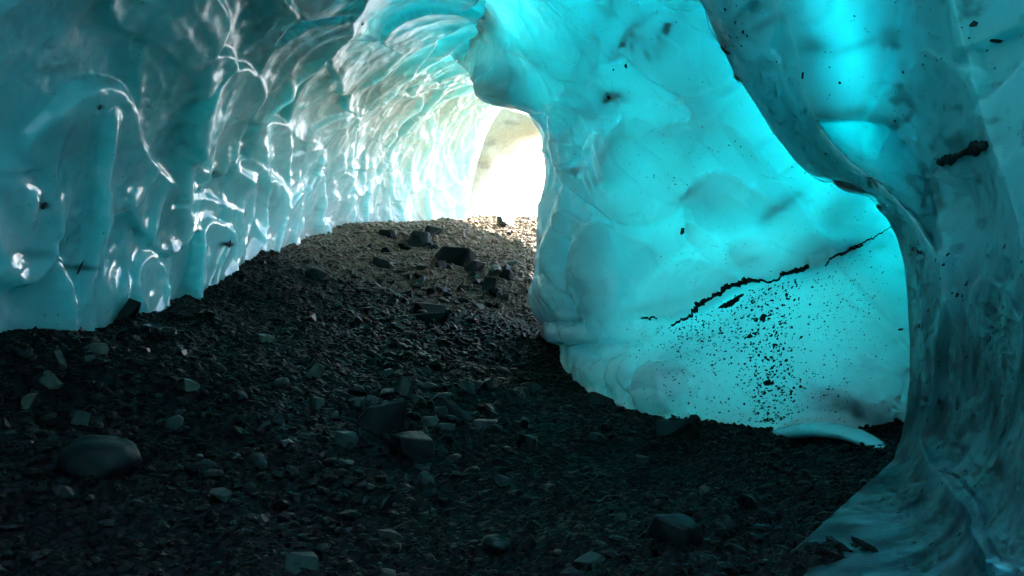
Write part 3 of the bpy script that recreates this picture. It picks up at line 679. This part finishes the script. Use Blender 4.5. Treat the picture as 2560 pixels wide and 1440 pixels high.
# px, py, width, height, kind, material, yaw, tilt x, tilt y, label
NAMED = [
 (1047, 600, 70, 44, 'h1', 'teal', 10, 0, 8, 'smooth grey-green stone with a pale top lying on the crest'),
 (1142, 642, 116, 52, 'h2', 'dark', -15, 0, 6, 'large dark flat boulder on the crest right of the smooth grey-green stone'),
 (974, 586, 56, 20, 'h3', 'dark', 5, 0, 3, 'thin dark slab on the brown crest, left of the smooth grey-green stone'),
 (1088, 582, 62, 34, 'h4', 'dark', 20, 0, 10, 'dark angular rock leaning right behind the smooth grey-green stone'),
 (788, 684, 56, 28, 'h5', 'dark', 0, 0, 10, 'lone dark slab with a glinting tip on the upper left slope'),
 (950, 655, 50, 28, 'h6', 'dark', -10, 0, 5, 'dark wedge-shaped rock on the slope below the thin dark slab'),
 (1190, 668, 60, 30, 'h7', 'dark', 0, 0, 12, 'dark block just below the large flat boulder'),
 (1072, 772, 90, 26, 'h8', 'dark', 8, 0, 6, 'upper of two dark slabs stacked at mid slope'),
 (1078, 797, 96, 28, 'h9', 'dark', 4, 0, -6, 'lower of two dark slabs stacked at mid slope, with a pale edge'),
 (1226, 714, 44, 40, 'h10', 'dark', 0, 0, 14, 'dark glinting block at the right end of the stony swell'),
 (1270, 690, 50, 28, 'h11', 'dark', 25, 0, 14, 'shiny wet rock beside the blue wall edge, just above the glinting block'),
 (1000, 815, 50, 26, 'h0', 'stone', 15, 0, -8, 'grey rock left of the stacked pair of dark slabs'),
 (788, 930, 40, 46, 'h1', 'pale', 30, 10, 35, 'pale shiny stone tilted on its edge at the middle of the floor'),
 (252, 1150, 200, 112, 'r0', 'dark', 0, 0, 4, 'largest smooth rounded dark boulder at lower left'),
 (958, 1046, 150, 84, 'h2', 'dark', 25, 0, -8, 'big angular dark boulder with a flat sloping top near the centre'),
 (1022, 1112, 128, 62, 'h11', 'dark', 0, 0, 3, 'low dark flat-topped boulder just in front of the big angular one'),
 (864, 1104, 64, 46, 'h5', 'teal', 0, 0, 5, 'grey-green block left of the low dark flat-topped boulder'),
 (1012, 968, 56, 50, 'h3', 'stone', 40, 0, 30, 'peaked stone with a white glinting edge behind the big angular boulder'),
 (1078, 968, 58, 18, 'h4', 'teal', -20, 0, 14, 'thin grey-green slab right of the peaked glinting stone'),
 (1145, 1035, 90, 46, 'h6', 'dark', -30, 10, 22, 'dark slab tilted down to the right of the big angular boulder'),
 (1210, 1058, 96, 24, 'h7', 'teal', 10, 0, 6, 'long flat grey-green flake lying below the tilted dark slab'),
 (1115, 1068, 50, 20, 'h8', 'teal', 0, 0, 0, 'small oval grey-green stone in front of the tilted dark slab'),
 (1288, 1000, 76, 38, 'h9', 'teal', -25, 0, 24, 'leaf-shaped grey-green flake dipping right toward the blue wall'),
 (1328, 966, 40, 24, 'r2', 'teal', 0, 0, 0, 'small rounded grey-green pebble near the tip of the blue wall'),
 (928, 1002, 34, 24, 'r2', 'teal', 0, 0, 0, 'right one of two rounded pebbles above the big angular boulder'),
 (894, 1010, 34, 26, 'r1', 'teal', 50, 0, 0, 'left one of two rounded pebbles above the big angular boulder'),
 (766, 1416, 116, 56, 'h10', 'teal', 10, 0, 5, 'blocky grey-green stone cut by the bottom edge of the picture'),
 (1470, 1408, 100, 30, 'h11', 'teal', 10, 0, -6, 'long flat grey-green slab at bottom right of centre'),
 (1556, 1300, 40, 20, 'h0', 'teal', 0, 0, 0, 'small flat grey-green stone standing alone at lower right'),
 (1680, 1330, 150, 70, 'h1', 'dark', -30, 0, 16, 'broad dark slab sloping right at lower right, near the dark ice'),
 (966, 1260, 34, 48, 'h2', 'stone', 40, 0, 40, 'narrow upright sliver of stone on the dark lower floor'),
 (1322, 1112, 64, 40, 'h3', 'stone', 0, 0, 16, 'humped stone with a white glint below the leaf-shaped flake'),
 (1488, 1096, 52, 28, 'r0', 'dark', 20, 0, 0, 'small dark rounded stone with a curved glint, in front of the blue wall'),
 (156, 905, 24, 64, 'h4', 'pale', 20, 0, -25, 'tall narrow pale splinter standing below the left ice wall'),
 (246, 876, 48, 38, 'h5', 'pale', 0, 0, 5, 'squarish pale green block beside the tall pale splinter'),
 (130, 952, 66, 40, 'h6', 'pale', -20, 0, 24, 'elongated pale stone lying below the tall pale splinter'),
 (72, 1006, 32, 50, 'h7', 'pale', 30, 10, 14, 'upright pale green flake near the left edge of the picture'),
 (474, 966, 46, 32, 'h8', 'pale', 10, 0, 24, 'greenish flat flake on the dark left slope'),
 (306, 776, 80, 64, 'h9', 'dark', 20, 0, 10, 'dark angular rock set against the foot of the left ice wall'),
 (206, 1050, 54, 40, 'h10', 'stone', 30, 0, 26, 'dull grey stone uphill of the largest rounded boulder'),
 (664, 848, 52, 24, 'h11', 'pale', -10, 0, 12, 'pale flat pebble shining on the brown left slope'),
 (1272, 556, 62, 34, 'h0', 'pale', 0, 0, 5, 'pale sunlit rock on the skyline of the crest'),
 (1692, 1074, 130, 40, 'h4', 'dark', 0, 0, 0, 'black hump at the foot of the blue ice wall'),
 (1500, 1000, 110, 40, 'h6', 'dark', 10, 0, 12, 'black rounded mound under the lower left tip of the blue wall'),
 (432, 1062, 54, 36, 'h1', 'teal', 20, 0, -16, 'grey-green tilted block on the left slope above the rounded boulder'),
 (600, 1080, 56, 16, 'h2', 'stone', -30, 0, 26, 'thin grey sliver lying aslant left of the grey-green block'),
]
MATS = {'teal': M_tealstone, 'dark': M_darkstone, 'stone': M_stone, 'pale': M_palestone}
for (px_, py_, w_, h_, kd, mt, yaw, tx, ty, lab) in NAMED:
    me = PROTO[int(kd[1:])] if kd[0] == 'h' else ROUND[int(kd[1:])]
    big = w_ > 100 or kd[0] == 'r'
    place('boulder' if big else 'stone', me, MATS[mt], px_, py_, w_, h_, 0.8, D2(yaw), (D2(tx), D2(ty)), label=lab, category='boulder' if big else 'stone', group='stones singled out on the cave floor')

# loose stones, parts of the floor
rs = np.random.RandomState(5)
def blue_front(px, py):                                # keeps stones on the visible floor
    lim = np.interp(px, [0, 190, 430, 600, 640, 1200, 1345, 1380, 1420, 1600, 1920, 2230], [870, 850, 760, 660, 590, 560, 560, 930, 965, 1055, 1100, 1170])
    return py > lim
n = 0
while n < 300:
    k = rs.rand()
    if k < 0.40: px_, py_ = rs.normal(1080, 190), rs.normal(1040, 85)
    elif k < 0.62: px_, py_ = rs.normal(1120, 150), rs.normal(700, 50)
    elif k < 0.85: px_, py_ = rs.uniform(20, 800), rs.uniform(760, 1200)
    else: px_, py_ = rs.uniform(20, 1950), rs.uniform(1050, 1435)
    if not (0 < px_ < 2100 and py_ < 1438 and blue_front(px_, py_)): continue
    if px_ > 1340 and py_ < 960: continue
    if px_ > np.interp(py_, [a for a, b in E1], [b for a, b in E1]) - 60: continue
    w_ = np.clip(20 + rs.gamma(2.0, 8), 16, 62) * np.interp(py_, [550, 800, 1100, 1440], [0.7, 0.85, 1.0, 1.15])
    me = PROTO[rs.randint(12)] if rs.rand() < 0.85 else ROUND[rs.randint(3)]
    place('stone', me, M_stone if rs.rand() < 0.8 else M_tealstone, px_, py_, w_, w_ * rs.uniform(0.30, 0.62), rs.uniform(0.5, 0.95), rs.uniform(0, 6.28), (rs.normal(0, 0.22), rs.normal(0.12, 0.25)), sink=0.22, parent=ground)
    n += 1

# the rest of the gravel, joined
def gravel():
    t = (1 + 5 ** 0.5) / 2
    ico = np.array([(-1, t, 0), (1, t, 0), (-1, -t, 0), (1, -t, 0), (0, -1, t), (0, 1, t), (0, -1, -t), (0, 1, -t), (t, 0, -1), (t, 0, 1), (-t, 0, -1), (-t, 0, 1)]) / math.hypot(1, t)
    F = np.array([(0, 11, 5), (0, 5, 1), (0, 1, 7), (0, 7, 10), (0, 10, 11), (1, 5, 9), (5, 11, 4), (11, 10, 2), (10, 7, 6), (7, 1, 8), (3, 9, 4), (3, 4, 2), (3, 2, 6), (3, 6, 8), (3, 8, 9), (4, 9, 5), (2, 4, 11), (6, 2, 10), (8, 6, 7), (9, 8, 1)])
    N = 56000
    y = 2.8 + 13.6 * rs.rand(N) ** 0.9; x = rs.uniform(-1, 1, N) * np.minimum(0.66 * y + 0.3, 4.3)
    patch = fbm(np.stack([x, y, 0 * x], -1), 0.7, 3, 131)
    size = (0.006 + 0.009 * rs.gamma(0.75, 1.5, N)) * (1 + 0.8 * np.clip(patch, -0.6, 1)) * np.interp(y, [3, 12], [0.85, 1.35]); size = np.clip(size, 0.006, 0.07)
    z = gz_at(x, y)
    V = ico[None] * (0.72 + 0.56 * rs.rand(N, 12, 1))
    sc = np.stack([np.ones(N), rs.uniform(0.5, 0.95, N), rs.uniform(0.22, 0.6, N)], -1)
    V = V * sc[:, None] * size[:, None, None]
    a = rs.uniform(0, 6.28, N); tl = rs.normal(0.15, 0.35, N)
    c, s_ = np.cos(a)[:, None], np.sin(a)[:, None]
    V = np.stack([V[..., 0] * c - V[..., 1] * s_, V[..., 0] * s_ + V[..., 1] * c, V[..., 2]], -1)
    c, s_ = np.cos(tl)[:, None], np.sin(tl)[:, None]
    V = np.stack([V[..., 0] * c + V[..., 2] * s_, V[..., 1], -V[..., 0] * s_ + V[..., 2] * c], -1)
    V = V + np.stack([x, y, z + 0.15 * size], -1)[:, None]
    FF = (F[None] + 12 * np.arange(N)[:, None, None]).reshape(-1, 3)
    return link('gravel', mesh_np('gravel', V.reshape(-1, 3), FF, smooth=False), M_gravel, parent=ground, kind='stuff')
gravel()

# ------------------------------------------------------------------ dirt frozen into the ice
def flakes(name, spots, surf, parent, mat):
    """one joined mesh of small flattened lumps sitting in the ice face; spots = (px, py, size_px)"""
    t = (1 + 5 ** 0.5) / 2
    ico = np.array([(-1, t, 0), (1, t, 0), (-1, -t, 0), (1, -t, 0), (0, -1, t), (0, 1, t), (0, -1, -t), (0, 1, -t), (t, 0, -1), (t, 0, 1), (-t, 0, -1), (-t, 0, 1)]) / math.hypot(1, t)
    F = np.array([(0, 11, 5), (0, 5, 1), (0, 1, 7), (0, 7, 10), (0, 10, 11), (1, 5, 9), (5, 11, 4), (11, 10, 2), (10, 7, 6), (7, 1, 8), (3, 9, 4), (3, 4, 2), (3, 2, 6), (3, 6, 8), (3, 8, 9), (4, 9, 5), (2, 4, 11), (6, 2, 10), (8, 6, 7), (9, 8, 1)])
    VV = []
    for (px_, py_, w) in spots:
        p, nn = surf(px_, py_)
        m = TAN / 1280 * p[1] * w * 0.5
        e1 = np.cross(nn, (0.1, 0.2, 1.0)); e1 /= np.linalg.norm(e1); e2 = np.cross(nn, e1)
        a = rs.normal(0.5, 0.5); c, s_ = math.cos(a), math.sin(a)
        L = ico * (0.55 + 0.9 * rs.rand(12, 1)) * np.array([1.0, rs.uniform(0.35, 0.9), 0.22]) * m
        L = np.stack([L[:, 0] * c - L[:, 1] * s_, L[:, 0] * s_ + L[:, 1] * c, L[:, 2]], -1)
        VV.append(p + L[:, :1] * e1 + L[:, 1:2] * e2 + L[:, 2:] * nn)
    VV = np.array(VV); n = len(VV)
    FF = (F[None] + 12 * np.arange(n)[:, None, None]).reshape(-1, 3)
    return mesh_np(name, VV.reshape(-1, 3), FF, smooth=False)

sp = []
def add(n_, fx, fy, smin, smax, ok=lambda x, y: True):
    k = 0
    while k < n_:
        x, y = fx(), fy()
        if not (1370 < x < 2230 and -10 < y < 1075 and ok(x, y)): continue
        if x < np.interp(y, [a for a, b in L2], [b for a, b in L2]) + 25: continue
        sp.append((x, y, 0.52 * (smin + (smax - smin) * rs.rand() ** 2.4))); k += 1
below = lambda x, y: y > np.interp(x, [1560, 1680, 1850, 2040, 2235], [800, 808, 725, 680, 575]) + 6
add(1100, lambda: rs.normal(1925, 42), lambda: rs.uniform(690, 1060), 3, 19, below)
add(1100, lambda: rs.uniform(1640, 2120), lambda: rs.uniform(690, 1070), 2.5, 13, below)
add(700, lambda: rs.normal(1760, 90), lambda: rs.normal(830, 45), 3, 15, below)
add(300, lambda: rs.normal(2130, 40), lambda: rs.normal(740, 90), 3, 10, below)
add(150, lambda: rs.normal(1560, 110), lambda: rs.normal(930, 60), 3, 9)
add(330, lambda: rs.uniform(1200, 2230), lambda: rs.uniform(0, 700), 2.5, 8)
for cx_, cy_, n_ in [(1525, 240, 9), (1685, 445, 16), (1765, 375, 16), (1540, 300, 5), (1700, 460, 10), (1840, 365, 8), (2050, 440, 8), (1570, 180, 6), (1450, 400, 8), (1480, 560, 10), (1800, 620, 14), (1700, 640, 12)]:
    add(n_, lambda: rs.normal(cx_, 22), lambda: rs.normal(cy_, 9), 3, 10)
link('dirt_speck', flakes('dirt_speck', sp, on_blue, blue_ice, M_dirt), M_dirt, parent=blue_ice, kind='stuff')
sd = [(rs.uniform(2250, 2560), rs.uniform(600, 1440), 3 + 14 * rs.rand() ** 3) for _ in range(260)] + [(rs.normal(1810, 25), rs.normal(100, 35), 3 + 8 * rs.rand()) for _ in range(40)] + [(rs.uniform(1950, 2500), rs.uniform(0, 600), 3 + 7 * rs.rand() ** 2) for _ in range(60)]
sd = [q for q in sd if q[0] > np.interp(q[1], [a for a, b in E1], [b for a, b in E1]) + 8]
link('dirt_speck', flakes('dirt_speck', sd, on_dark, dark_ice, M_dirt), M_dirt, parent=dark_ice, kind='stuff')

def band(path, w0, seed, surf, parent, name='dirt_seam', lift=0.012):
    path = np.array(path, float); d = np.concatenate([[0], np.cumsum(np.hypot(*np.diff(path, axis=0).T))])
    n = max(20, int(d[-1] / 4)); q = np.linspace(0, d[-1], n)
    x = spline(d, path[:, 0], q); y = spline(d, path[:, 1], q)
    P1 = np.stack([q, q * 0 + seed, q * 0], -1)
    w = w0 * (0.75 + 0.75 * fbm(P1, 0.03, 3, seed)) * np.sin(np.pi * np.clip(np.linspace(0.04, 0.96, n), 0, 1)) ** 0.35
    y = y + 4 * fbm(P1, 0.05, 3, seed + 3)
    V = np.zeros((n, 6, 3)); prof = np.linspace(0, 2 * math.pi, 6, endpoint=False)
    for i in range(n):
        p, nn = surf(x[i], y[i]); m = TAN / 1280 * p[1]
        e2 = np.array([-nn[1] * 0, 0, 1.0]) - nn * nn[2]; e2 /= np.linalg.norm(e2)
        for j, a in enumerate(prof):
            V[i, j] = p + e2 * (math.cos(a) * w[i] * 0.5 * m * (0.8 + 0.4 * rs.rand())) + nn * (math.sin(a) * lift + 0.1 * lift)
    I = np.arange(n * 6).reshape(n, 6); J = np.roll(I, -1, axis=1)
    q4 = np.stack([I[:-1], I[1:], J[1:], J[:-1]], -1).reshape(-1, 4)
    return link(name, mesh_np(name, V.reshape(-1, 3), q4, [list(I[0]), list(I[-1][::-1])]), M_dirt, parent=parent)
band([(1675, 810), (1730, 785), (1790, 757), (1840, 725), (1880, 712)], 24, 1, on_blue, blue_ice)
band([(1830, 728), (1880, 710), (1930, 703), (1985, 686), (2040, 672)], 22, 2, on_blue, blue_ice)
band([(1800, 768), (1825, 760), (1862, 738)], 22, 3, on_blue, blue_ice)
band([(1608, 795), (1635, 797), (1650, 800)], 9, 4, on_blue, blue_ice)
band([(2070, 664), (2110, 640), (2160, 612)], 9, 5, on_blue, blue_ice)
band([(2130, 625), (2180, 596), (2230, 566)], 6, 6, on_blue, blue_ice)
band([(2350, 408), (2385, 398), (2425, 380), (2475, 360)], 34, 7, on_dark, dark_ice)
band([(1800, 112), (1822, 130)], 9, 8, on_dark, dark_ice)

def embed(px_, py_, w, h, surf, parent, seed, ang=0.0):
    p, nn = surf(px_, py_); m = TAN / 1280 * p[1]
    o = bpy.data.objects.new('embedded_stone', PROTO[seed % 12]); C.objects.link(o)
    o.material_slots[0].link = 'OBJECT'; o.material_slots[0].material = M_dirt
    o.location = Vector(p); o.scale = (w * m, h * m, 0.5 * min(w, h) * m)
    q = Vector(nn).to_track_quat('Z', 'Y'); q.rotate
    e = q.to_matrix().to_4x4()
    from mathutils import Matrix
    xw = Vector((1, 0, 0)) - Vector(nn) * nn[0]; xw.normalize()
    upv = Vector(nn).cross(xw)
    c, s_ = math.cos(ang), math.sin(ang)
    ex = xw * c + upv * s_; ey = Vector(nn).cross(ex)
    o.rotation_euler = Matrix((ex, ey, Vector(nn))).transposed().to_euler()
    o.parent = parent
for a in [(1705, 577, 24, 18, 1), (1527, 240, 15, 13, 2), (1562, 165, 9, 14, 3), (1533, 176, 9, 10, 4), (2252, 822, 14, 9, 5), (1913, 952, 22, 30, 6), (1872, 838, 18, 14, 7), (1908, 792, 24, 22, 8)]:
    embed(a[0], a[1], a[2], a[3], on_blue, blue_ice, a[4], 0.3)
for a in [(2447, 66, 24, 18, 1, 0), (2500, 103, 42, 18, 2, 0.4), (2012, 188, 11, 20, 3, 0), (2438, 102, 9, 8, 4, 0), (2482, 1298, 16, 40, 5, 0.6)]:
    embed(a[0], a[1], a[2], a[3], on_dark, dark_ice, a[4], a[5])
def on_left(px_, py_):
    i = np.argmin((LV[0] - px_) ** 2 + (LV[1] - py_) ** 2 + 3 * LV[2][:, 1])
    return LV[2][i], LV[3][i]
for a in [(548, 606, 26, 11, 1), (78, 505, 24, 16, 2), (215, 248, 18, 10, 3), (545, 436, 22, 8, 4), (185, 664, 50, 12, 5), (895, 40, 10, 12, 6)]:
    embed(a[0], a[1], a[2], a[3], on_left, left_ice, a[4], 0.1)


# curled shelf of ice along the foot of the blue wall
def shelf():
    path = np.array([(1935, 1092, 6.9), (1985, 1079, 6.65), (2045, 1074, 6.4), (2105, 1080, 6.2), (2155, 1096, 5.95), (2200, 1120, 5.7), (2255, 1152, 5.4)])
    q = np.linspace(0, 6, 61); k = np.arange(7.0)
    c = pix(spline(k, path[:, 0], q), spline(k, path[:, 1], q), spline(k, path[:, 2], q))
    t = np.gradient(c, axis=0); t /= np.linalg.norm(t, axis=1, keepdims=True)
    side = np.cross(t, (0, 0, 1.0)); side /= np.linalg.norm(side, axis=1, keepdims=True); up = np.cross(side, t)
    u = np.linspace(0, 1, 61); ru = 0.060 * np.sin(np.pi * np.clip(u * 0.66 + 0.28, 0, 1)) ** 0.7; rsd = ru * 1.8
    a = np.linspace(0, 2 * math.pi, 20, endpoint=False)
    V = c[:, None] + up[:, None] * (np.sin(a)[None, :, None] * ru[:, None, None]) + side[:, None] * (np.cos(a)[None, :, None] * rsd[:, None, None])
    I = np.arange(61 * 20).reshape(61, 20); J = np.roll(I, -1, axis=1)
    q4 = np.stack([I[:-1], I[1:], J[1:], J[:-1]], -1).reshape(-1, 4)
    return link('ice_shelf', mesh_np('ice_shelf', V.reshape(-1, 3), q4, [list(I[0][::-1]), list(I[-1])]), M_shelf, parent=blue_ice)
shelf()
